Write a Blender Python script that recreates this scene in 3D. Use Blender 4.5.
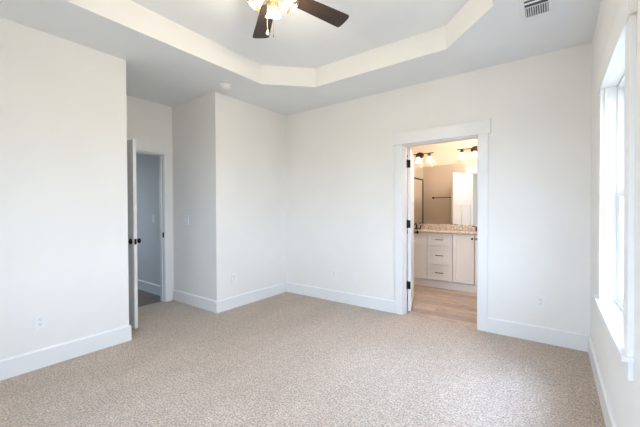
import bpy, bmesh, math, random
from mathutils import Vector, Matrix

# ------------------------------------------------------------------ clear
for o in list(bpy.data.objects):
    bpy.data.objects.remove(o, do_unlink=True)
S = bpy.context.scene
COL = S.collection
R = math.radians
random.seed(7)

# ------------------------------------------------------------------ camera
CAM_H, F_PX = 1.2775, 318.137
YAW, PITCH, ROLL = R(36.2693), R(-0.6882), R(-0.2402)
cd = bpy.data.cameras.new('camera'); cam = bpy.data.objects.new('camera', cd); COL.objects.link(cam)
cd.sensor_fit = 'HORIZONTAL'; cd.sensor_width = 36.0; cd.lens = 36.0 * F_PX / 640.0
cd.clip_start = 0.02; cd.clip_end = 200
er = Vector((math.cos(YAW), math.sin(YAW), 0)); ed = Vector((-math.sin(YAW), math.cos(YAW), 0)); eu = Vector((0, 0, 1))
fw = ed * math.cos(PITCH) + eu * math.sin(PITCH)
up0 = -ed * math.sin(PITCH) + eu * math.cos(PITCH)
rt = er * math.cos(ROLL) + up0 * math.sin(ROLL)
up = -er * math.sin(ROLL) + up0 * math.cos(ROLL)
m = Matrix.Identity(4)
for i in range(3):
    m[i][0], m[i][1], m[i][2] = rt[i], up[i], -fw[i]
m[2][3] = CAM_H
cam.matrix_world = m
S.camera = cam

# ------------------------------------------------------------------ exposure, sky, daylight
S.view_settings.view_transform = 'Standard'
S.view_settings.look = 'None'
S.view_settings.gamma = 1.0
S.view_settings.exposure = 0.13
S.view_settings.use_curve_mapping = False

w = bpy.data.worlds.new('sky'); S.world = w; w.use_nodes = True
wn = w.node_tree; bg = wn.nodes['Background']
tcw = wn.nodes.new('ShaderNodeTexCoord'); sep = wn.nodes.new('ShaderNodeSeparateXYZ'); mr = wn.nodes.new('ShaderNodeMapRange')
sky = wn.nodes.new('ShaderNodeValToRGB')
mr.inputs['From Min'].default_value = -1.0
wn.links.new(tcw.outputs['Generated'], sep.inputs[0]); wn.links.new(sep.outputs['Z'], mr.inputs['Value'])
wn.links.new(mr.outputs['Result'], sky.inputs['Fac']); wn.links.new(sky.outputs['Color'], bg.inputs[0])
els = sky.color_ramp.elements
els[0].position = 0.46; els[0].color = (0.20, 0.21, 0.19, 1)      # ground outside
els[1].position = 1.0; els[1].color = (0.42, 0.60, 1.0, 1)        # zenith
e = els.new(0.52); e.color = (0.66, 0.80, 1.0, 1)                 # horizon
e = els.new(0.75); e.color = (0.58, 0.75, 1.0, 1)
bg.inputs[1].default_value = 9.5



def area(name, loc, target, sx, sy, power, color):
    l = bpy.data.lights.new(name, 'AREA'); l.shape = 'RECTANGLE'; l.size = sx; l.size_y = sy
    l.energy = power; l.color = color
    o = bpy.data.objects.new(name, l); COL.objects.link(o); o.location = loc
    o.rotation_euler = (Vector(target) - Vector(loc)).to_track_quat('-Z', 'Y').to_euler()
    return o


# window openings guide the sky light indoors (portals), one per window
for nm, loc, tgt, sx, sy in (('portal_far', (.43, 2.347, 1.365), (-1, 2.347, 1.365), .90, 1.42), ('portal_near', (.43, .935, 1.365), (-1, .935, 1.365), .59, 1.42),
                             ('portal_front', (-1.01, -.69, 1.365), (-1.01, 1, 1.365), 1.90, 1.42), ('portal_hall', (-6.83, 1.70, 1.45), (-5, 1.70, 1.45), .60, 1.3)):
    p = area(nm, loc, tgt, sx, sy, 1, (1, 1, 1)); p.data.cycles.is_portal = True
# added lamp outside, boosts the sky light on the carpet by the far window
area('added_lamp_far_window', (1.15, 2.35, 3.05), (-0.35, 2.40, 0.0), 1.1, 1.2, 250, (0.47, 0.65, 1.0))

# ------------------------------------------------------------------ helpers


def node_mat(name):
    mt = bpy.data.materials.new(name); mt.use_nodes = True
    nt = mt.node_tree; b = nt.nodes['Principled BSDF']
    return mt, nt, b


def coords(nt, scale=(1, 1, 1)):
    tc = nt.nodes.new('ShaderNodeTexCoord'); mp = nt.nodes.new('ShaderNodeMapping')
    mp.inputs['Scale'].default_value = scale
    nt.links.new(tc.outputs['Object'], mp.inputs['Vector'])
    return mp.outputs['Vector']


def noise(nt, vec, scale, detail=2, rough=0.5):
    n = nt.nodes.new('ShaderNodeTexNoise'); n.inputs['Scale'].default_value = scale
    n.inputs['Detail'].default_value = detail; n.inputs['Roughness'].default_value = rough
    nt.links.new(vec, n.inputs['Vector']); return n


def ramp(nt, fac, stops):
    r = nt.nodes.new('ShaderNodeValToRGB'); e = r.color_ramp.elements
    while len(e) < len(stops): e.new(0.5)
    for k, (p, c) in enumerate(stops):
        e[k].position = p; e[k].color = (*c, 1)
    nt.links.new(fac, r.inputs['Fac']); return r


def bump(nt, b, h, strength, dist):
    bn = nt.nodes.new('ShaderNodeBump'); bn.inputs['Strength'].default_value = strength
    bn.inputs['Distance'].default_value = dist
    nt.links.new(h, bn.inputs['Height']); nt.links.new(bn.outputs['Normal'], b.inputs['Normal'])


def paint(name, col, rough=0.6, tex=0.06, scale=160, metallic=0.0, spec=0.35):
    mt, nt, b = node_mat(name)
    v = coords(nt); n = noise(nt, v, scale, 2)
    lo = tuple(c * 0.985 for c in col); hi = tuple(min(1, c * 1.015) for c in col)
    n2 = noise(nt, v, 2.3, 2)
    r = ramp(nt, n2.outputs['Fac'], [(0.3, lo), (0.7, hi)])
    nt.links.new(r.outputs['Color'], b.inputs['Base Color'])
    b.inputs['Roughness'].default_value = rough; b.inputs['Metallic'].default_value = metallic
    b.inputs['Specular IOR Level'].default_value = spec
    if tex: bump(nt, b, n.outputs['Fac'], tex, 0.002)
    return mt


WALL = paint('wall_paint', (0.885, 0.87, 0.845), 0.75, 0.08, 220, spec=0.2)
CEIL = paint('ceiling_paint', (0.885, 0.905, 0.92), 0.85, 0.10, 260, spec=0.15)
TRIM = paint('trim_paint', (0.87, 0.87, 0.87), 0.35, 0.0)
DOORP = paint('door_paint', (0.85, 0.85, 0.855), 0.4, 0.0)
VINYL = paint('window_vinyl', (0.88, 0.89, 0.90), 0.3, 0.0)
PLAST = paint('white_plastic', (0.88, 0.88, 0.88), 0.35, 0.0)
CABP = paint('cabinet_paint', (0.87, 0.855, 0.845), 0.4, 0.0)
BLACK = paint('black_metal', (0.012, 0.011, 0.011), 0.35, 0.0, metallic=0.6)
SLOT = paint('dark_slot', (0.05, 0.05, 0.05), 0.7, 0.0)
DUCT_SHADE = paint('duct_shade_paint', (0.10, 0.11, 0.13), 0.8, 0.0)
BRONZE = paint('oil_rubbed_bronze', (0.085, 0.045, 0.025), 0.38, 0.0, metallic=0.85)
BRASS = paint('aged_brass', (0.42, 0.28, 0.10), 0.35, 0.0, metallic=0.9)
PORC = paint('white_porcelain', (0.85, 0.85, 0.84), 0.12, 0.0, spec=0.5)
BATHP = paint('bathroom_wall_paint', (0.78, 0.645, 0.51), 0.7, 0.08, 220, spec=0.2)
HALLP = paint('hall_wall_paint', (0.78, 0.785, 0.775), 0.75, 0.08, 220, spec=0.2)
FOBM = paint('pull_fob', (0.75, 0.68, 0.55), 0.4, 0.0)


def mk_mirror():
    mt, nt, b = node_mat('silvered_mirror')
    b.inputs['Base Color'].default_value = (0.88, 0.90, 0.89, 1)
    b.inputs['Metallic'].default_value = 1; b.inputs['Roughness'].default_value = 0.0
    return mt


MIRR = mk_mirror()


def mk_carpet():
    mt, nt, b = node_mat('frieze_carpet')
    v = coords(nt)
    fine = noise(nt, v, 85, 3, 0.65)          # yarn tufts
    vor = nt.nodes.new('ShaderNodeTexVoronoi'); vor.inputs['Scale'].default_value = 110
    nt.links.new(v, vor.inputs['Vector'])
    mid = noise(nt, v, 22, 2, 0.5)            # mottling
    sweep = noise(nt, coords(nt, (1.0, 0.45, 1.0)), 3.2, 3, 0.6)   # pile leaning in vacuum strokes
    c1 = ramp(nt, fine.outputs['Fac'], [(0.30, (0.215, 0.152, 0.112)), (0.47, (0.495, 0.392, 0.308)), (0.68, (0.77, 0.64, 0.525))])
    c2 = ramp(nt, mid.outputs['Fac'], [(0.3, (0.88, 0.88, 0.88)), (0.7, (1.08, 1.07, 1.06))])
    c3 = ramp(nt, sweep.outputs['Fac'], [(0.35, (0.93, 0.92, 0.91)), (0.65, (1.05, 1.05, 1.05))])
    mx = nt.nodes.new('ShaderNodeMix'); mx.data_type = 'RGBA'; mx.blend_type = 'MULTIPLY'; mx.inputs[0].default_value = 1
    nt.links.new(c1.outputs['Color'], mx.inputs[6]); nt.links.new(c2.outputs['Color'], mx.inputs[7])
    my = nt.nodes.new('ShaderNodeMix'); my.data_type = 'RGBA'; my.blend_type = 'MULTIPLY'; my.inputs[0].default_value = 1
    nt.links.new(mx.outputs[2], my.inputs[6]); nt.links.new(c3.outputs['Color'], my.inputs[7])
    nt.links.new(my.outputs[2], b.inputs['Base Color'])
    b.inputs['Roughness'].default_value = 0.95
    b.inputs['Specular IOR Level'].default_value = 0.05
    b.inputs['Sheen Weight'].default_value = 0.25; b.inputs['Sheen Roughness'].default_value = 0.5
    ad = nt.nodes.new('ShaderNodeMath'); ad.operation = 'SUBTRACT'
    nt.links.new(fine.outputs['Fac'], ad.inputs[0]); nt.links.new(vor.outputs['Distance'], ad.inputs[1])
    bump(nt, b, ad.outputs[0], 0.55, 0.012)
    return mt


CARPET = mk_carpet()


def mk_planks(name, cols, along_x=True):
    mt, nt, b = node_mat(name)
    v = coords(nt, (1, 1, 1) if along_x else (1, 1, 1))
    br = nt.nodes.new('ShaderNodeTexBrick')
    br.inputs['Scale'].default_value = 1.0
    br.inputs['Brick Width'].default_value = 1.2; br.inputs['Row Height'].default_value = 0.15
    br.inputs['Mortar Size'].default_value = 0.0015; br.offset = 0.37
    br.inputs['Color1'].default_value = (*cols[0], 1); br.inputs['Color2'].default_value = (*cols[1], 1)
    br.inputs['Mortar'].default_value = (*cols[2], 1)
    nt.links.new(v, br.inputs['Vector'])
    g = noise(nt, coords(nt, (2.2, 22, 1)), 2.6, 5, 0.65)
    cr = ramp(nt, g.outputs['Fac'], [(0.32, (0.58, 0.56, 0.54)), (0.66, (1.25, 1.24, 1.23))])
    mx = nt.nodes.new('ShaderNodeMix'); mx.data_type = 'RGBA'; mx.blend_type = 'MULTIPLY'; mx.inputs[0].default_value = 1
    nt.links.new(br.outputs['Color'], mx.inputs[6]); nt.links.new(cr.outputs['Color'], mx.inputs[7])
    nt.links.new(mx.outputs[2], b.inputs['Base Color'])
    b.inputs['Roughness'].default_value = 0.45
    bump(nt, b, g.outputs['Fac'], 0.06, 0.002)
    return mt


PLANK = mk_planks('vinyl_planks', [(0.60, 0.475, 0.40), (0.40, 0.30, 0.25), (0.16, 0.12, 0.10)])
DIM_PLANK = mk_planks('dimmed_hall_planks', [(0.24, 0.185, 0.155), (0.17, 0.13, 0.11), (0.09, 0.07, 0.06)])  # darker copy of the bathroom planks, dimness of the hallway painted in


def mk_granite():
    mt, nt, b = node_mat('speckled_granite')
    v = coords(nt); n = noise(nt, v, 42, 4, 0.75)
    r = ramp(nt, n.outputs['Fac'], [(0.30, (0.14, 0.10, 0.075)), (0.42, (0.50, 0.39, 0.31)), (0.53, (0.70, 0.60, 0.51)), (0.68, (0.84, 0.78, 0.71))])
    nt.links.new(r.outputs['Color'], b.inputs['Base Color']); b.inputs['Roughness'].default_value = 0.15
    return mt


GRAN = mk_granite()


def mk_blade():
    mt, nt, b = node_mat('dark_walnut_blade')
    g = noise(nt, coords(nt, (3, 60, 1)), 2.0, 4, 0.6)
    r = ramp(nt, g.outputs['Fac'], [(0.3, (0.018, 0.010, 0.008)), (0.7, (0.040, 0.023, 0.017))])
    nt.links.new(r.outputs['Color'], b.inputs['Base Color']); b.inputs['Roughness'].default_value = 0.5
    return mt


BLADE = mk_blade()


def mk_lit_glass(name, col, strength, tint=(0.95, 0.93, 0.88)):
    mt = bpy.data.materials.new(name); mt.use_nodes = True; nt = mt.node_tree; nt.nodes.clear()
    out = nt.nodes.new('ShaderNodeOutputMaterial')
    tl = nt.nodes.new('ShaderNodeBsdfTranslucent'); tl.inputs[0].default_value = (*tint, 1)
    gl = nt.nodes.new('ShaderNodeBsdfGlossy'); gl.inputs['Roughness'].default_value = 0.15
    tr = nt.nodes.new('ShaderNodeBsdfTransparent'); tr.inputs[0].default_value = (1, 0.97, 0.92, 1)
    n = noise(nt, coords(nt), 40, 3)
    em = nt.nodes.new('ShaderNodeEmission'); em.inputs[0].default_value = (*col, 1); em.inputs[1].default_value = strength
    m1 = nt.nodes.new('ShaderNodeMixShader'); m1.inputs[0].default_value = 0.45
    m2 = nt.nodes.new('ShaderNodeMixShader'); m2.inputs[0].default_value = 0.08
    ad = nt.nodes.new('ShaderNodeAddShader')
    nt.links.new(tl.outputs[0], m1.inputs[1]); nt.links.new(tr.outputs[0], m1.inputs[2])
    nt.links.new(m1.outputs[0], m2.inputs[1]); nt.links.new(gl.outputs[0], m2.inputs[2])
    nt.links.new(m2.outputs[0], ad.inputs[0]); nt.links.new(em.outputs[0], ad.inputs[1])
    nt.links.new(ad.outputs[0], out.inputs[0])
    return mt


FANGLASS = mk_lit_glass('fan_shade_glass', (1.0, 0.78, 0.45), 0.05, (0.42, 0.31, 0.17))
VANGLASS = mk_lit_glass('vanity_shade_glass', (1.0, 0.86, 0.70), 0.22)


def mk_emit(name, col, strength):
    mt = bpy.data.materials.new(name); mt.use_nodes = True; nt = mt.node_tree; nt.nodes.clear()
    out = nt.nodes.new('ShaderNodeOutputMaterial'); em = nt.nodes.new('ShaderNodeEmission')
    em.inputs[0].default_value = (*col, 1); em.inputs[1].default_value = strength
    nt.links.new(em.outputs[0], out.inputs[0]); return mt


BULB = mk_emit('lit_bulb', (1.0, 0.84, 0.58), 2.5)
VBULB = mk_emit('lit_vanity_bulb', (1.0, 0.84, 0.62), 3.0)


def mk_pane():
    mt = bpy.data.materials.new('window_glass'); mt.use_nodes = True; nt = mt.node_tree; nt.nodes.clear()
    out = nt.nodes.new('ShaderNodeOutputMaterial')
    tr = nt.nodes.new('ShaderNodeBsdfTransparent'); tr.inputs[0].default_value = (0.97, 0.985, 0.98, 1)
    gl = nt.nodes.new('ShaderNodeBsdfGlossy'); gl.inputs['Roughness'].default_value = 0.0
    lw = nt.nodes.new('ShaderNodeLayerWeight'); lw.inputs['Blend'].default_value = 0.5
    pw = nt.nodes.new('ShaderNodeMath'); pw.operation = 'POWER'; pw.inputs[1].default_value = 5.0
    fr = nt.nodes.new('ShaderNodeMath'); fr.operation = 'MULTIPLY_ADD'; fr.inputs[1].default_value = 0.7; fr.inputs[2].default_value = 0.02
    nt.links.new(lw.outputs['Facing'], pw.inputs[0]); nt.links.new(pw.outputs[0], fr.inputs[0])
    mx = nt.nodes.new('ShaderNodeMixShader')
    nt.links.new(fr.outputs[0], mx.inputs[0]); nt.links.new(tr.outputs[0], mx.inputs[1]); nt.links.new(gl.outputs[0], mx.inputs[2])
    nt.links.new(mx.outputs[0], out.inputs[0]); return mt


PANE = mk_pane()


class MB:
    """collects shapes in one bmesh; build() links them as ONE mesh object"""

    def __init__(self): self.bm = bmesh.new()

    def box(self, x0, x1, y0, y1, z0, z1):
        vs = [self.bm.verts.new((x, y, z)) for z in (z0, z1) for y in (y0, y1) for x in (x0, x1)]
        for f in ((0, 2, 3, 1), (4, 5, 7, 6), (0, 1, 5, 4), (2, 6, 7, 3), (0, 4, 6, 2), (1, 3, 7, 5)):
            self.bm.faces.new([vs[i] for i in f])
        return self

    def quad(self, *ps):
        self.bm.faces.new([self.bm.verts.new(p) for p in ps]); return self

    def prism(self, poly, axis, a, b):
        """poly = list of 2-D points in the plane across `axis`, extruded from a to b"""
        def P(q, t):
            if axis == 'x': return (t, q[0], q[1])
            if axis == 'y': return (q[0], t, q[1])
            return (q[0], q[1], t)
        A = [self.bm.verts.new(P(q, a)) for q in poly]; B = [self.bm.verts.new(P(q, b)) for q in poly]
        n = len(poly)
        for i in range(n):
            j = (i + 1) % n
            self.bm.faces.new((A[i], A[j], B[j], B[i]))
        self.bm.faces.new(A[::-1]); self.bm.faces.new(B)
        return self

    def lathe(self, prof, loc=(0, 0, 0), axis=(0, 0, 1), seg=24, squash=(1, 1)):
        """prof = [(radius, height)...] revolved about axis through loc"""
        q = Vector((0, 0, 1)).rotation_difference(Vector(axis).normalized())
        loc = Vector(loc); rings = []
        for r, h in prof:
            if r < 1e-6:
                rings.append([self.bm.verts.new(loc + q @ Vector((0, 0, h)))])
            else:
                rings.append([self.bm.verts.new(loc + q @ Vector((r * squash[0] * math.cos(2 * math.pi * k / seg), r * squash[1] * math.sin(2 * math.pi * k / seg), h))) for k in range(seg)])
        for a, b in zip(rings, rings[1:]):
            for k in range(seg):
                j = (k + 1) % seg
                va = [a[0]] if len(a) == 1 else [a[k], a[j]]
                vb = [b[0]] if len(b) == 1 else [b[j], b[k]]
                f = va + vb
                if len(f) >= 3: self.bm.faces.new(f)
        return self

    def cyl(self, p0, p1, r, seg=16, r1=None):
        p0, p1 = Vector(p0), Vector(p1); L = (p1 - p0).length; r1 = r if r1 is None else r1
        return self.lathe([(0, 0), (r, 0), (r1, L), (0, L)], p0, p1 - p0, seg)

    def tube(self, path, r, seg=10):
        path = [Vector(p) for p in path]; rings = []
        for i, p in enumerate(path):
            d = (path[min(i + 1, len(path) - 1)] - path[max(i - 1, 0)]).normalized()
            a = d.orthogonal().normalized() if i == 0 else (a - d * a.dot(d)).normalized()
            c = d.cross(a)
            rings.append([self.bm.verts.new(p + (a * math.cos(2 * math.pi * k / seg) + c * math.sin(2 * math.pi * k / seg)) * r) for k in range(seg)])
        for A, B in zip(rings, rings[1:]):
            for k in range(seg):
                self.bm.faces.new((A[k], A[(k + 1) % seg], B[(k + 1) % seg], B[k]))
        self.bm.faces.new(rings[0][::-1]); self.bm.faces.new(rings[-1])
        return self

    def build(self, name, mat, parent=None, bevel=0.0, smooth=False, loc=None, rot=None, seg=2):
        bmesh.ops.recalc_face_normals(self.bm, faces=self.bm.faces[:])
        me = bpy.data.meshes.new(name); self.bm.to_mesh(me); self.bm.free()
        me.materials.append(mat)
        if smooth:
            for p in me.polygons: p.use_smooth = True
            me.set_sharp_from_angle(angle=R(40))
        o = bpy.data.objects.new(name, me); COL.objects.link(o)
        if parent: o.parent = parent
        if loc: o.location = loc
        if rot: o.rotation_euler = rot
        if bevel:
            b = o.modifiers.new('bevel', 'BEVEL'); b.width = bevel; b.segments = seg; b.limit_method = 'ANGLE'; b.angle_limit = R(40)
        return o


def tag(o, label, cat, group=None, kind=None):
    o['label'] = label; o['category'] = cat
    if group: o['group'] = group
    if kind: o['kind'] = kind
    return o


def empty(name, loc, label, cat, rot=(0, 0, 0), group=None, kind=None):
    o = bpy.data.objects.new(name, None); COL.objects.link(o); o.empty_display_size = 0.1
    o.location = loc; o.rotation_euler = rot
    return tag(o, label, cat, group, kind)


def copy_tree(o, parent=None):
    c = o.copy(); COL.objects.link(c)
    if parent: c.parent = parent
    for ch in list(o.children): copy_tree(ch, c)
    return c


def struct(name, mb, mat, label, cat, bevel=0.0):
    return tag(mb.build(name, mat, bevel=bevel), label, cat, kind='structure')


# ------------------------------------------------------------------ plan of the place (metres)
H, HT = 2.74, 2.962                 # ceiling, raised tray ceiling
YB, XR, XL, YC, Y1, XE, YF = 3.693, 0.267, -3.365, 2.414, 1.40, -4.366, -0.56
T = 0.12                            # wall thickness
BX0, BX1 = -1.460, -0.646           # bathroom doorway
EY0, EY1 = 1.500, 2.280             # entry doorway
DH = 2.045                          # doorway height
WZ0, WZ1 = 0.669, 2.075             # window opening heights
WY = [(1.895, 2.800), (0.640, 1.230)]  # the two window openings in the right wall
CW0 = .05
BYM = 5.73                          # bathroom mirror wall
BXL, BXR = -2.52, -0.52             # bathroom side walls
HXL, HY0, HY1 = -6.7, 0.9, YC       # hallway

# ------------------------------------------------------------------ floors
struct('floor', MB().box(-4.425, XR + .05, YF - .05, 3.745, -0.06, 0.0), CARPET, 'beige speckled cut-pile carpet over the bedroom floor', 'carpet floor')
struct('floor_bathroom', MB().box(BXL - .05, BXR + .05, 3.745, BYM + .05, -0.06, -0.006), PLANK, 'tan wood-look plank floor inside the bathroom', 'wood floor')
struct('floor_hall', MB().box(HXL - .05, -4.425, HY0 - .05, HY1 + .05, -0.06, -0.006), DIM_PLANK, 'wood-look plank floor past the left door, painted darker for the dim hallway', 'wood floor')

# ------------------------------------------------------------------ walls
struct('wall_left', MB().box(XL - T, XL, YF, Y1, 0, H), WALL, 'off-white painted wall on the left, nearest the camera', 'wall')
struct('wall_alcove', MB().box(XE, XL - T, Y1 - T, Y1, 0, H), WALL, 'side wall of the entry alcove hidden behind the open door', 'wall')
struct('wall_entry', MB().box(XE - T, XE, Y1 - T, EY0 - .012, 0, H).box(XE - T, XE, EY1 + .012, YC + T, 0, H)
       .box(XE - T, XE, EY0 - .012, EY1 + .012, DH + .012, H), WALL, 'off-white wall around the hallway doorway at left', 'wall')
struct('wall_closet_side', MB().box(XE, XL - T, YC, YC + T, 0, H), WALL, 'shaded side of the closet bump-out carrying the light switch', 'wall')
struct('wall_closet', MB().box(XL - T, XL, YC, YB, 0, H), WALL, 'bright front face of the closet bump-out with one outlet', 'wall')
struct('wall_back', MB().box(XL - T, BX0 - .015, YB, YB + T, 0, H).box(BX1 + .015, XR + .15, YB, YB + T, 0, H)
       .box(BX0 - .015, BX1 + .015, YB, YB + T, DH + .015, H), WALL, 'off-white back wall with the bathroom doorway in it', 'wall')
mb = MB()
ys = [YF, WY[1][0], WY[1][1], WY[0][0], WY[0][1], YB]
for a, b, win in ((0, 1, 0), (1, 2, 1), (2, 3, 0), (3, 4, 1), (4, 5, 0)):
    if win:
        mb.box(XR, XR + .15, ys[a], ys[b], 0, WZ0).box(XR, XR + .15, ys[a], ys[b], WZ1, H)
    else:
        mb.box(XR, XR + .15, ys[a], ys[b], 0, H)
struct('wall_right', mb, WALL, 'off-white wall on the right with the window in it', 'wall')
FW = (-1.96, -0.06)
struct('wall_front', MB().box(XL - T, FW[0], YF - T, YF, 0, H).box(FW[1], XR + .15, YF - T, YF, 0, H)
       .box(FW[0], FW[1], YF - T, YF, 0, WZ0).box(FW[0], FW[1], YF - T, YF, WZ1, H), WALL, 'off-white wall behind the camera with an added wide window', 'wall')
# bathroom shell
struct('wall_bathroom_mirror', MB().box(BXL - T, BXR + T, BYM, BYM + T, 0, H), BATHP, 'bathroom wall behind the vanity mirror and lamps', 'wall')
struct('wall_bathroom_left', MB().box(BXL - T, BXL, YB + T, BYM, 0, H), BATHP, 'left bathroom wall seen only in the mirror', 'wall')
struct('wall_bathroom_right', MB().box(BXR, BXR + T, YB + T, BYM, 0, H), BATHP, 'right bathroom wall at the end of the vanity', 'wall')
struct('wall_bathroom_near', MB().box(BXL, BX0 - CW0, YB + T - .001, YB + T + .006, 0, H).box(BX1 + CW0, BXR, YB + T - .001, YB + T + .006, 0, H)
       .box(BX0 - CW0, BX1 + CW0, YB + T - .001, YB + T + .006, DH + .06, H), BATHP, 'tan bathroom wall around the inner side of the doorway, seen in the mirror', 'wall')
# hallway shell
struct('wall_hall', MB().box(HXL, XE - T, YC, YC + T, 0, H), HALLP, 'blue-grey looking hallway wall seen past the left door', 'wall')
struct('wall_hall_near', MB().box(HXL, XE - T, HY0 - T, HY0, 0, H).box(XE - T, XE - T + .1, HY0, Y1 - T, 0, H), HALLP, 'near side wall of the hallway out of sight', 'wall')
struct('wall_hall_end', MB().box(HXL - T, HXL, HY0 - T, 1.40, 0, H).box(HXL - T, HXL, 2.00, YC + T, 0, H)
       .box(HXL - T, HXL, 1.40, 2.00, 0, .8).box(HXL - T, HXL, 1.40, 2.00, 2.1, H), HALLP, 'end wall of the hallway with an added window', 'wall')

# ------------------------------------------------------------------ ceilings
tx0, tx1, ty0, ty1, ch = -2.742, -0.352, 0.05, 3.045, 0.445
oc = [(tx0 + ch, ty0), (tx1 - ch, ty0), (tx1, ty0 + ch), (tx1, ty1 - ch), (tx1 - ch, ty1), (tx0 + ch, ty1), (tx0, ty1 - ch), (tx0, ty0 + ch)]
X0, X1, Y0c, Y1c = XE - T, XR + .15, YF - T, YB + T
mb = MB()
def fl(*pts): mb.quad(*[(x, y, H) for x, y in pts])
fl((X0, Y0c), (tx0, Y0c), (tx0, Y1c), (X0, Y1c)); fl((tx1, Y0c), (X1, Y0c), (X1, Y1c), (tx1, Y1c))
fl((tx0, Y0c), (tx1, Y0c), (tx1, ty0), (tx0, ty0)); fl((tx0, ty1), (tx1, ty1), (tx1, Y1c), (tx0, Y1c))
fl((tx0, ty0), oc[0], oc[7]); fl((tx1, ty0), oc[2], oc[1]); fl((tx1, ty1), oc[4], oc[3]); fl((tx0, ty1), oc[6], oc[5])
struct('ceiling', mb, CEIL, 'lower white ceiling border around the raised tray', 'ceiling')
mb = MB()
for i in range(8):
    a, b = oc[i], oc[(i + 1) % 8]
    mb.quad((*a, H), (*b, H), (*b, HT), (*a, HT))
struct('ceiling_tray_sides', mb, WALL, 'cream upright sides of the octagonal tray ceiling', 'ceiling')
mb = MB(); mb.quad(*[(x, y, HT) for x, y in oc])
struct('ceiling_tray', mb, CEIL, 'raised white octagonal ceiling carrying the fan', 'ceiling')
struct('ceiling_bathroom', MB().box(BXL - T, BXR + T, YB + T, BYM + T, H, H + .05), CEIL, 'bathroom ceiling above the vanity lamps', 'ceiling')
struct('ceiling_hall', MB().box(HXL - T, XE - T, HY0 - T, YC + T, H, H + .05), CEIL, 'hallway ceiling past the left door', 'ceiling')

# ------------------------------------------------------------------ baseboards
BH, BT = 0.152, 0.015


def base_x(mb, xa, xb, y, s, h=BH):      # runs along x, stands off plane y towards s
    mb.prism([(y, 0), (y + s * BT, 0), (y + s * BT, h - .012), (y + s * .006, h), (y, h)], 'x', xa, xb)
    return mb


def base_y(mb, ya, yb, x, s, h=BH):
    mb.prism([(x, 0), (x + s * BT, 0), (x + s * BT, h - .012), (x + s * .006, h), (x, h)], 'y', ya, yb)
    return mb


CW, CT = 0.093, 0.018               # casing width and thickness
lab = 'white painted baseboard along the '
struct('baseboard_left', base_y(MB(), YF + BT, Y1, XL, 1), TRIM, lab + 'near left wall', 'baseboard')
struct('baseboard_alcove', base_x(MB(), XE + .02, XL + BT, Y1, 1), TRIM, lab + 'alcove side behind the open door', 'baseboard')
struct('baseboard_closet_side', base_x(MB(), XE + CT, XL + BT, YC, -1), TRIM, lab + 'shaded side of the closet', 'baseboard')
struct('baseboard_closet', base_y(MB(), YC, YB - BT, XL, 1), TRIM, lab + 'bright front of the closet', 'baseboard')
struct('baseboard_back', base_x(MB(), XL, BX0 - CW - .007, YB, -1), TRIM, lab + 'back wall left of the bathroom doorway', 'baseboard')
struct('baseboard_back.001', base_x(MB(), BX1 + CW + .007, XR, YB, -1), TRIM, lab + 'back wall right of the bathroom doorway', 'baseboard')
struct('baseboard_right', base_y(MB(), YF + BT, YB - BT, XR, -1), TRIM, lab + 'right wall under the window', 'baseboard')
struct('baseboard_front', base_x(MB(), XL + BT, XR - BT, YF, 1), TRIM, lab + 'wall behind the camera', 'baseboard')
struct('baseboard_hall', base_x(MB(), HXL, XE - T, YC, -1), TRIM, lab + 'hallway wall past the left door', 'baseboard')
struct('baseboard_bathroom', base_x(MB(), BXL, BX0 - CW - .007, YB + T + .006, 1), TRIM, lab + 'inner bathroom wall behind the door', 'baseboard')

# ------------------------------------------------------------------ door casings
HB, HTOP = 2.058, 2.200
# bathroom doorway
o = empty('trim_1', (0, YB, 0), 'white craftsman casing around the bathroom doorway', 'door casing', kind='structure')
MB().box(BX0 - CW - .007, BX0 - .007, -CT, 0, 0, HB).build('side_casing', TRIM, o, .002)
MB().box(BX1 + .007, BX1 + CW + .007, -CT, 0, 0, HB).build('side_casing', TRIM, o, .002)
MB().box(BX0 - CW - .03, BX1 + CW + .03, -.024, 0, HB, HTOP).build('head_casing', TRIM, o, .002)
mb = MB().box(BX0 - .018, BX0, .0, T, -.006, DH).box(BX1, BX1 + .018, .0, T, -.006, DH).box(BX0 - .018, BX1 + .018, .0, T, DH, DH + .018)
mb.box(BX0, BX0 + .010, .035, .075, 0, DH).box(BX1 - .010, BX1, .035, .075, 0, DH).box(BX0, BX1, .035, .075, DH - .010, DH)
mb.build('door_jamb', TRIM, o, .001)
mb = MB().box(BX0 - CW - .007, BX0 - .007, T, T + CT, 0, HB).box(BX1 + .007, BX1 + CW + .007, T, T + CT, 0, HB)
mb.box(BX0 - CW - .03, BX1 + CW + .03, T, T + .024, HB, HTOP).build('inner_casing', TRIM, o, .002)
# entry doorway
o = empty('trim_2', (XE, 0, 0), 'white casing around the hallway doorway at left', 'door casing', kind='structure')
MB().box(0, CT, EY1 + .005, EY1 + .098, 0, HB).build('side_casing', TRIM, o, .002)
MB().box(0, CT, Y1 + .002, EY0 - .005, 0, HB).build('side_casing', TRIM, o, .002)
MB().box(0, .024, Y1 + .002, EY1 + .118, HB, HTOP).build('head_casing', TRIM, o, .002)
mb = MB().box(-T, 0, EY0 - .012, EY0, -.006, DH).box(-T, 0, EY1, EY1 + .012, -.006, DH).box(-T, 0, EY0 - .012, EY1 + .012, DH, DH + .012)
mb.box(-.085, -.04, EY1 - .010, EY1, 0, DH).box(-.085, -.04, EY0, EY0 + .010, 0, DH).box(-.085, -.04, EY0, EY1, DH - .010, DH)
mb.build('door_jamb', TRIM, o, .001)
MB().box(-.038, .001, EY1 - .0025, EY1 + .0005, .900, .970).build('strike_plate', BLACK, o)['label'] = 'black strike plate in the white jamb'

# ------------------------------------------------------------------ doors


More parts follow.
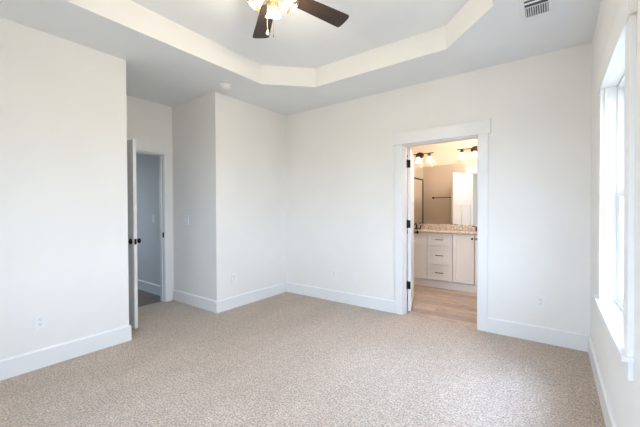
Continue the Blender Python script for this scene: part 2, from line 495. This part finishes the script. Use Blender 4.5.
def make_door(name, loc, ang, wdt, thick_sign, label, edge_latch, n_kind):
    """leaf in local x (0..wdt), thickness along +-y, hinge at the origin"""
    d = empty(name, loc, label, 'door', (0, 0, ang), kind='structure')
    t = .035 * thick_sign; y0, y1 = min(0, t), max(0, t); z0, z1 = .014, 2.034
    st, rl = .11, .12
    mb = MB().box(.003, st, y0, y1, z0, z1).box(wdt - st, wdt, y0, y1, z0, z1)
    zr = [(z0, .24), (1.36, 1.36 + rl), (z1 - rl, z1)]
    for a, b in zr: mb.box(st, wdt - st, y0, y1, a, b)
    mb.box(wdt / 2 - .05, wdt / 2 + .05, y0, y1, .24, 1.36)
    ym = (y0 + y1) / 2
    mb.box(st, wdt - st, ym - .008, ym + .008, .24, 1.36).box(st, wdt - st, ym - .008, ym + .008, 1.36 + rl, z1 - rl)
    mb.build('leaf', DOORP, d, .0015)
    for s, yy in ((-1, y0), (1, y1)):
        k = MB().lathe([(0, 0), (.031, 0), (.031, .006), (.013, .012), (.011, .032), (.020, .038), (.027, .048), (.026, .060), (.016, .067), (0, .068)],
                       (wdt - .062, yy, .945), (0, s, 0), 24)
        k.build('knob', BLACK, d, smooth=True)['label'] = 'round black door knob'
    MB().box(wdt - .0005, wdt + .0015, ym - .012, ym + .012, .915, .975).build('latch_plate', BLACK, d)['label'] = 'black latch plate in the door edge'
    for z in (.335, 1.095, 1.84):
        h = MB().cyl((-.004, -.006 * thick_sign, z - .05), (-.004, -.006 * thick_sign, z + .05), .0075, 12)
        h.box(-.001, .004, y0 + .003, y1 - .002, z - .048, z + .048)
        h.lathe([(0, 0), (.005, .002), (.005, .006), (0, .010)], (-.004, -.006 * thick_sign, z + .05), (0, 0, 1), 10)
        h.build('hinge', BLACK, d, smooth=True)['label'] = 'black butt hinge'
    return d


make_door('door_1', (XE + .022, EY0 + .004, 0), R(3.6), .752, 1, 'white hallway door standing open edge-on at left, black knobs', True, 1)
make_door('door_2', (BX0 + .006, YB + T + .006, 0), R(107.0), .80, -1, 'white bathroom door swung in at the left jamb, black hinges', False, 2)
# black hinge leaves let into the bathroom jamb
o = bpy.data.objects['trim_1']
for z in (.335, 1.095, 1.84):
    MB().box(BX0 - .0005, BX0 + .002, T - .036, T, z - .048, z + .048).build('hinge_leaf', BLACK, o)['label'] = 'black hinge leaf on the white jamb'

# ------------------------------------------------------------------ windows in the right wall


def make_window(n, ya, yb, label):
    wd = empty('window_%d' % n, (XR, ya, WZ0), label, 'window', kind='structure')
    W, Hh = yb - ya, WZ1 - WZ0
    fx0, fx1 = .062, .135
    MB().box(fx0, fx1, 0, .030, 0, Hh).box(fx0, fx1, W - .030, W, 0, Hh).box(fx0, fx1, .03, W - .03, 0, .03).box(fx0, fx1, .03, W - .03, Hh - .03, Hh).build('frame', VINYL, wd, .002)
    zm = Hh / 2
    for nm, xa, za, zb in (('lower_sash', .068, .030, zm + .02), ('upper_sash', .102, zm - .02, Hh - .03)):
        s = MB().box(xa, xa + .03, .030, .072, za, zb).box(xa, xa + .03, W - .072, W - .03, za, zb)
        s.box(xa, xa + .03, .072, W - .072, za, za + .042).box(xa, xa + .03, .072, W - .072, zb - .042, zb)
        so = s.build(nm, VINYL, wd, .002)
        MB().box(xa + .013, xa + .017, .068, W - .068, za + .038, zb - .038).build('pane', PANE, so)
    MB().box(.060, .074, W / 2 - .035, W / 2 + .035, zm + .020, zm + .034).build('sash_lock', VINYL, wd, .002)
    # drywall-depth jamb boards
    MB().box(0, fx0, -.004, .012, 0, Hh).box(0, fx0, W - .012, W + .004, 0, Hh).box(0, fx0, .012, W - .012, Hh - .012, Hh).build('jamb_lining', TRIM, wd, .001)
    # casing
    CWW = .098
    MB().box(-.020, 0, -CWW, .004, .0, Hh - .012).build('side_casing', TRIM, wd, .002)
    MB().box(-.020, 0, W - .004, W + CWW, .0, Hh - .012).build('side_casing', TRIM, wd, .002)
    MB().box(-.026, 0, -CWW - .02, W + CWW + .02, Hh - .012, Hh + .13).build('head_casing', TRIM, wd, .002)
    MB().prism([(-.040, -CWW - .025), (0, -CWW - .025), (0, 0), (fx0, 0), (fx0, W), (0, W), (0, W + CWW + .025), (-.040, W + CWW + .025)], 'z', -.018, .003).build('stool', TRIM, wd, .003)
    MB().box(-.018, 0, -CWW, W + CWW, -.100, -.018).build('apron', TRIM, wd, .002)
    return wd


make_window(1, *WY[0], 'white double-hung window with deep sill on the right wall')
make_window(2, *WY[1], 'second white window on the right wall, beside the camera')
# front window added behind the camera to let in fill light
wd = empty('window_3', (FW[0], YF, WZ0), 'wide white window added in the wall behind the camera for fill light', 'window', kind='structure')
W, Hh = FW[1] - FW[0], WZ1 - WZ0
mb = MB().box(0, .05, -.11, -.05, 0, Hh).box(W - .05, W, -.11, -.05, 0, Hh).box(W / 2 - .05, W / 2 + .05, -.11, -.05, 0, Hh)
mb.box(.05, W - .05, -.11, -.05, 0, .05).box(.05, W - .05, -.11, -.05, Hh - .05, Hh).build('frame', VINYL, wd, .002)
MB().box(.05, W - .05, -.082, -.078, .05, Hh - .05).build('pane', PANE, wd)
MB().box(-.1, 0, 0, .02, 0, Hh).box(W, W + .1, 0, .02, 0, Hh).box(-.12, W + .12, 0, .024, Hh, Hh + .14).build('casing', TRIM, wd, .002)
MB().box(-.13, W + .13, 0, .04, -.022, 0).build('stool', TRIM, wd, .002)
wd = empty('window_4', (HXL, 1.40, .8), 'white window added at the end of the hallway to light it', 'window', kind='structure')  # unseen window, added to give the hallway its cool light
MB().box(-.09, -.03, 0, .05, 0, 1.3).box(-.09, -.03, .55, .60, 0, 1.3).box(-.09, -.03, .05, .55, 0, .05).box(-.09, -.03, .05, .55, 1.25, 1.3).box(-.09, -.03, .05, .55, .63, .67).build('frame', VINYL, wd, .002)
MB().box(-.062, -.058, .05, .55, .05, 1.25).build('pane', PANE, wd)

# ------------------------------------------------------------------ ceiling fan
fan = empty('ceiling_fan', (-1.530, 1.560, HT), 'dark-bladed ceiling fan with four lit glass shades', 'ceiling fan')
MB().lathe([(0, 0), (.085, 0), (.088, -.012), (.080, -.030), (0, -.030)], (0, 0, 0), seg=32).build('canopy', BRONZE, fan, smooth=True)
MB().lathe([(0, -.028), (.070, -.028), (.105, -.045), (.122, -.075), (.124, -.125), (.112, -.160), (.085, -.182), (.06, -.190), (0, -.190)], (0, 0, 0), seg=32).build('motor_housing', BRONZE, fan, smooth=True)
MB().lathe([(0, -.188), (.062, -.188), (.066, -.200), (.060, -.222), (.050, -.238), (.036, -.248), (.022, -.268), (.010, -.276), (0, -.278)], (0, 0, 0), seg=28).build('light_fitter', BRASS, fan, smooth=True)
ZB = -.200
for k in range(5):
    a = R(72.4 + 72 * k)
    rot = (R(-10), 0, a)
    bl = MB()
    prof = []
    n = 8
    xr, xt, wr, wt = .175, .634, .054, .071
    top = [(xr, wr * .75), (xr + .02, wr)] + [(xr + .02 + (xt - .045 - xr) * i / n, wr + (wt - wr) * i / n) for i in range(1, n + 1)]
    tip = [(xt - .012, wt * .97), (xt - .003, wt * .72), (xt, wt * .35), (xt, -wt * .35), (xt - .003, -wt * .72), (xt - .012, -wt * .97)]
    poly = top + tip + [(x, -y) for x, y in reversed(top)]
    bl.prism(poly, 'z', -.004, .004)
    b = bl.build('blade', BLADE, fan, .0015, loc=(0, 0, ZB), rot=rot)
    ir = MB().box(.095, .20, -.018, .018, .004, .010).prism([(.18, -.035), (.255, -.022), (.255, .022), (.18, .035)], 'z', .004, .010)
    ir.cyl((.20, .022, -.006), (.20, .022, .011), .006, 8).cyl((.20, -.022, -.006), (.20, -.022, .011), .006, 8).cyl((.24, 0, -.006), (.24, 0, .011), .006, 8)
    ir.build('blade_iron', BRONZE, b, smooth=True)
SH_TILT = R(40)
for k in range(4):
    a = R(134.4 + 90 * k)   # one shade points away from the camera, one to each side
    dr = Vector((math.cos(a), math.sin(a), 0)); ax = (dr * math.sin(SH_TILT) - Vector((0, 0, 1)) * math.cos(SH_TILT)).normalized()
    p1 = Vector((0, 0, -.228)) + dr * .066
    p0 = p1 - ax * .020
    MB().tube([Vector((0, 0, -.222)) + dr * .035, p0, p1], .011).lathe([(0, -.004), (.021, -.002), (.026, .012), (.026, .022), (0, .022)], p1 - ax * .012, ax, 20).build('lamp_holder', BRASS, fan, smooth=True)
    sh = MB().lathe([(.026, 0), (.031, .012), (.036, .035), (.041, .062), (.047, .085), (.056, .103), (.0535, .103), (.0445, .084), (.0385, .062), (.0335, .035), (.028, .012), (.024, .002)], p1, ax, 28)
    s = sh.build('lamp_shade', FANGLASS, fan, smooth=True)
    s['label'] = 'bell-shaped lit glass shade'
    MB().lathe([(0, .006), (.011, .008), (.013, .024), (.022, .046), (.024, .060), (.018, .074), (0, .082)], p1, ax, 16).build('bulb', BULB, s, smooth=True)
    l = bpy.data.lights.new('fan_bulb_light', 'POINT'); l.energy = 9.5; l.color = (1.0, 0.87, 0.69); l.shadow_soft_size = .03
    lo = bpy.data.objects.new('fan_bulb_light', l); COL.objects.link(lo); lo.parent = fan; lo.location = p1 + ax * .115
# pull chains
for dx, dy, zb, fm in ((-.031, -.023, -.475, FOBM), (-.002, .004, -.500, BRONZE)):
    c = MB().cyl((dx, dy, -.235), (dx, dy, zb), .0011, 6)
    z = -.245
    while z > zb:
        c.lathe([(0, -.002), (.002, 0), (0, .002)], (dx, dy, z), (0, 0, 1), 6); z -= .006
    co = c.build('pull_chain', FOBM if fm is FOBM else BRONZE, fan)
    MB().lathe([(0, .004), (.003, .002), (.011, -.022), (.011, -.026), (0, -.028)] if fm is FOBM else [(0, 0), (.004, -.002), (.005, -.012), (0, -.016)], (dx, dy, zb), (0, 0, 1), 14).build('fob', fm, co, smooth=True)

# ------------------------------------------------------------------ smoke detector and ceiling vent
sd = empty('smoke_detector', (-3.112, 2.372, H), 'round white smoke detector on the ceiling by the closet corner', 'smoke detector')
MB().lathe([(0, 0), (.070, 0), (.070, -.010), (.064, -.012), (0, -.012)], (0, 0, 0), seg=32).build('base', PLAST, sd, smooth=True)
MB().lathe([(.056, -.012), (.056, -.018), (.061, -.020), (.060, -.030), (.050, -.040), (.030, -.044), (0, -.045)], (0, 0, 0), seg=32).build('cover', PLAST, sd, smooth=True)
MB().lathe([(0, -.043), (.010, -.0445), (.009, -.048), (0, -.049)], (.022, -.01, 0), seg=16).build('test_button', PLAST, sd, smooth=True)

vt = empty('ceiling_vent', (-.104, 2.741, H), 'white louvered air vent on the ceiling at upper right', 'air vent')
fx, fy = .100, .228; ix, iy = .070, .170
MB().box(-fx, fx, -fy, -iy, -.008, 0).box(-fx, fx, iy, fy, -.008, 0).box(-fx, -ix, -iy, iy, -.008, 0).box(ix, fx, -iy, iy, -.008, 0).build('frame', PLAST, vt, .003)
MB().box(-ix, ix, -iy, iy, -.0015, -.0005).build('duct_shade_plate', DUCT_SHADE, vt)['label'] = 'flat plate painted dark as the shade in the duct behind the louvers'  # thin dark sheet stands in for the shade inside the duct
MB().box(-ix, ix, .024, .029, -.009, -.002).build('centre_bar', PLAST, vt)
mb = MB(); n = 10
for i in range(n):
    x = -ix + (i + .5) * 2 * ix / n
    mb.prism([(x - .0048, -.009), (x - .0022, -.009), (x + .0022, -.002), (x - .0004, -.002)], 'y', .028, iy)
for i in range(3):
    y = -.030 - i * .050
    mb.prism([(y + .006, -.009), (y + .008, -.009), (y - .002, -.002), (y - .004, -.002)], 'x', -ix, ix)
mb.build('louvers', PLAST, vt)

# ------------------------------------------------------------------ outlets and switches (local x right, z up, front faces -y)


def face_plate(mb, w_, h_):
    return mb.box(-w_ / 2, w_ / 2, -.006, 0, -h_ / 2, h_ / 2)


def make_outlet(loc, rz, label):
    o = empty('wall_outlet', loc, label, 'outlet', (0, 0, rz), group='white duplex wall outlets')
    face_plate(MB(), .074, .118).build('cover_plate', PLAST, o, .002)
    for z in (.020, -.020):
        r = MB().lathe([(0, .006), (.0165, .006), (.0165, .0085), (0, .0085)], (0, 0, z), (0, -1, 0), 20).build('receptacle', PLAST, o, smooth=True)
        MB().box(-.0075, -.0055, -.0092, -.008, z - .001, z + .008).box(.0055, .0075, -.0092, -.008, z - .001, z + .007).cyl((0, -.008, z - .008), (0, -.0092, z - .008), .0025, 8).build('slots', SLOT, r)
    MB().cyl((0, -.006, 0), (0, -.0075, 0), .0035, 10).build('screw', PLAST, o)
    return o


out0 = make_outlet((XL, .729, .375), R(90), 'white wall outlet on the near left wall above the baseboard')


def more_outlet(loc, rz, label):
    c = copy_tree(out0); c.location = loc; c.rotation_euler = (0, 0, rz); c['label'] = label
    return c


more_outlet((XL, 2.672, .388), R(90), 'white wall outlet on the closet bump-out front')
more_outlet((-2.466, YB, .380), 0, 'white wall outlet on the back wall, left of the blank jack plate')
more_outlet((-.094, YB, .390), 0, 'white wall outlet right of the bathroom doorway')
j = empty('cable_jack', (-2.139, YB, .373), 'small white jack plate right of an outlet on the back wall', 'wall plate')
face_plate(MB(), .074, .118).build('cover_plate', PLAST, j, .002)
MB().lathe([(0, .006), (.0085, .006), (.0085, .009), (.0045, .009), (.0045, .014), (0, .014)], (0, 0, 0), (0, -1, 0), 16).build('coax_socket', PLAST, j, smooth=True)
for z in (.042, -.042): MB().cyl((0, -.006, z), (0, -.0072, z), .003, 10).build('screw', PLAST, j)


def make_switch(loc, rz, gangs, label):
    o = empty('light_switch', loc, label, 'light switch', (0, 0, rz))
    w_ = .074 + .046 * (gangs - 1)
    face_plate(MB(), w_, .118).build('cover_plate', PLAST, o, .002)
    for g in range(gangs):
        x = (g - (gangs - 1) / 2) * .046
        MB().prism([(-.006, -.033), (-.012, -.033), (-.0075, .033), (-.006, .033)], 'x', x - .0165, x + .0165).build('rocker', PLAST, o, .001)
    return o


make_switch((-4.030, YC, 1.142), 0, 2, 'white double rocker light switch on the closet side wall')
make_switch((-4.922, YC, 1.15), 0, 1, 'white light switch on the hallway wall past the door')

# ------------------------------------------------------------------ bathroom vanity
VF, VB = 5.275, BYM
VX0, VX1 = -2.325, -0.637
van = empty('vanity_cabinet', (0, VF, 0), 'white shaker vanity cabinet with three drawers between paired doors', 'vanity cabinet')
D = VB - VF
MB().box(VX0, VX1, .045, D - .025, .112, .892).build('carcass', CABP, van)
MB().box(VX0 + .004, VX1 - .004, .030, D - .025, -.006, .112).build('plinth', CABP, van, .002)
Ztop, Zbot, gap = .884, .128, .009


def shaker(x0, x1, z0, z1, name, rail=.055):
    mb = MB().box(x0, x0 + rail, 0, .020, z0, z1).box(x1 - rail, x1, 0, .020, z0, z1).box(x0 + rail, x1 - rail, 0, .020, z0, z0 + rail).box(x0 + rail, x1 - rail, 0, .020, z1 - rail, z1)
    mb.box(x0 + rail, x1 - rail, .013, .020, z0 + rail, z1 - rail)
    return mb.build(name, CABP, van, .0012)


xs = [-2.317, -1.999, -1.681, -1.281, -.963, -.645]
for i, (a, b) in enumerate(((xs[0], xs[1]), (xs[1], xs[2]), (xs[3], xs[4]), (xs[4], xs[5]))):
    d = shaker(a + gap / 2, b - gap / 2, Zbot, Ztop, 'door')
    kx = (b - .031) if i in (0, 2) else (a + .031)
    MB().lathe([(0, 0), (.009, 0), (.007, .010), (.016, .018), (.016, .024), (.010, .029), (0, .030)], (kx, 0, Ztop - .062), (0, -1, 0), 18).build('knob', BLACK, d, smooth=True)
for z0, z1 in ((.688, Ztop), (.382, .679), (Zbot, .373)):
    d = shaker(xs[2] + gap / 2, xs[3] - gap / 2, z0, z1, 'drawer', .045)
    zc = (z0 + z1) / 2; xc = (xs[2] + xs[3]) / 2
    MB().box(xc - .064, xc + .064, -.032, -.024, zc - .005, zc + .005).box(xc - .052, xc - .044, -.026, .009, zc - .004, zc + .004).box(xc + .044, xc + .052, -.026, .009, zc - .004, zc + .004).build('handle', BLACK, d, .001)

ct = empty('granite_countertop', (0, VF, .892), 'speckled tan granite countertop over the white vanity', 'countertop')
MB().box(VX0 - .012, VX1 + .012, -.028, D, 0, .032).build('slab', GRAN, ct, .004)
bs = tag(MB().box(VX0 - .012, VX1 + .012, VB - .022, VB, .9245, 1.012).build('granite_backsplash', GRAN, bevel=.003), 'low speckled granite backsplash under the vanity mirror', 'backsplash')
for cx in (-1.99, -.934):
    MB().lathe([(.188, .0300), (.200, .0318), (.190, .0323), (.182, .0305)], (cx, .200, 0), seg=36, squash=(1, .70)).build('sink_basin', PORC, ct, smooth=True)


def make_faucet(loc, label):
    f = empty('bathroom_faucet', loc, label, 'faucet', group='bronze vanity faucets')
    MB().box(-.085, .085, -.026, .026, 0, .012).build('base_plate', BRONZE, f, .006, seg=3)
    MB().lathe([(0, 0.01), (.020, .01), (.016, .03), (.014, .075), (0, .078)], (0, 0, 0)).tube([(0, 0, .06), (0, -.01, .085), (0, -.045, .100), (0, -.085, .092), (0, -.105, .070)], .011).build('spout', BRONZE, f, smooth=True)
    for s in (-1, 1):
        h = MB().lathe([(0, .01), (.019, .01), (.014, .022), (.012, .050), (.016, .058), (.012, .066), (0, .068)], (s * .072, 0, 0), seg=18)
        h.tube([(s * .072, 0, .060), (s * .095, -.004, .066), (s * .135, -.010, .072)], .0065)
        h.build('handle', BRONZE, f, smooth=True)
    return f


f0 = make_faucet((-.934, 5.650, .9245), 'dark bronze faucet at the right end of the granite counter')
f1 = copy_tree(f0); f1.location = (-1.990, 5.650, .9245); f1['label'] = 'dark bronze faucet beside the open bathroom door, left sink'

mi = empty('vanity_mirror', (0, BYM, 1.014), 'wide frameless mirror above the granite backsplash', 'mirror')
MB().box(VX0 + .02, VX1 - .02, -.007, -.001, 0, 1.031).build('mirror_glass', MIRR, mi)
for cx, cz in ((-1.8, 0), (-1.2, 0), (-1.8, 1.031), (-1.2, 1.031)):
    MB().box(cx - .012, cx + .012, -.009, -.0005, cz - (.002 if cz == 0 else .006), cz + (.006 if cz == 0 else .002)).build('mirror_clip', PLAST, mi)


def make_vanity_light(loc, label):
    v = empty('vanity_light', loc, label, 'wall lamp', group='bronze vanity lamps above the mirror')
    MB().lathe([(0, 0), (.078, 0), (.076, .010), (.060, .020), (.020, .026), (0, .027)], (0, 0, 0), (0, -1, 0), 32, squash=(1, .74)).build('back_plate', BRONZE, v, smooth=True)
    MB().cyl((0, -.02, 0), (0, -.085, .010), .010).tube([(-.262, -.085, .012), (0, -.085, .010), (.262, -.085, .012)], .0075).lathe([(0, -.008), (.011, -.004), (0, .010)], (.262, -.085, .012), (1, 0, 0), 10).lathe([(0, -.008), (.011, -.004), (0, .010)], (-.262, -.085, .012), (-1, 0, 0), 10).build('arm', BRONZE, v, smooth=True)
    for x in (-.195, 0, .195):
        MB().lathe([(0, .012), (.012, .012), (.024, -.006), (.026, -.034), (.022, -.040), (0, -.040)], (x, -.085, 0), seg=20).build('lamp_holder', BRONZE, v, smooth=True)
        s = MB().lathe([(.026, -.038), (.036, -.055), (.050, -.095), (.060, -.150), (.0575, -.150), (.0475, -.095), (.0335, -.056), (.023, -.041)], (x, -.085, 0), seg=28).build('lamp_shade', VANGLASS, v, smooth=True)
        MB().lathe([(0, -.042), (.012, -.044), (.014, -.060), (.026, -.088), (.024, -.108), (0, -.120)], (x, -.085, 0), seg=16).build('bulb', VBULB, s, smooth=True)
        l = bpy.data.lights.new('vanity_bulb_light', 'POINT'); l.energy = 0.15; l.color = (1.0, 0.84, 0.68); l.shadow_soft_size = .04
        lo = bpy.data.objects.new('vanity_bulb_light', l); COL.objects.link(lo); lo.parent = v; lo.location = (x, -.085, -.165)
    return v


v0 = make_vanity_light((-1.955, BYM, 2.250), 'bronze vanity lamp beside the open bathroom door')
v1 = copy_tree(v0); v1.location = (-1.030, BYM, 2.255); v1['label'] = 'bronze vanity lamp at the right of the bathroom doorway'

cl = empty('added_fill_lamp', (-0.95, 4.62, H), 'round flush fill lamp added unseen on the bathroom ceiling', 'added fill light')  # added lamp out of view, brightens the vanity and bathroom walls
MB().lathe([(0, 0), (.17, 0), (.17, -.025), (.155, -.03), (0, -.03)], (0, 0, 0), seg=36).build('rim', PLAST, cl, smooth=True)
MB().lathe([(.150, -.030), (.140, -.052), (.09, -.070), (0, -.078)], (0, 0, 0), seg=36).build('diffuser', mk_emit('fill_lamp_diffuser', (1.0, 0.90, 0.78), 3.0), cl, smooth=True)
l = bpy.data.lights.new('bath_fill_light', 'POINT'); l.energy = 36; l.color = (1.0, 0.93, 0.87); l.shadow_soft_size = .12
lo = bpy.data.objects.new('bath_fill_light', l); COL.objects.link(lo); lo.parent = cl; lo.location = (0, 0, -.22)

# things the mirror shows on the walls facing it
tb = empty('towel_bar', (-1.92, YB + T + .006, 1.545), 'dark towel bar reflected in the vanity mirror', 'towel bar')
MB().cyl((-.36, .062, 0), (.36, .062, 0), .0085, 12).build('bar', BRONZE, tb, smooth=True)
for s in (-1, 1):
    MB().lathe([(0, 0), (.026, 0), (.026, .008), (.012, .016), (.011, .060), (.014, .072), (0, .076)], (s * .36, 0, 0), (0, 1, 0), 18).build('bracket', BRONZE, tb, smooth=True)
fp = empty('framed_panel', (BXL, 4.31, .06), 'tall dark-framed panel reflected at the left of the vanity mirror', 'framed panel')
MB().box(0, .028, -.42, -.388, 0, 1.93).box(0, .028, .388, .42, 0, 1.93).box(0, .028, -.388, .388, 0, .032).box(0, .028, -.388, .388, 1.898, 1.93).build('frame', BRONZE, fp, .002)
MB().box(0, .012, -.388, .388, .032, 1.898).build('panel', BATHP, fp)
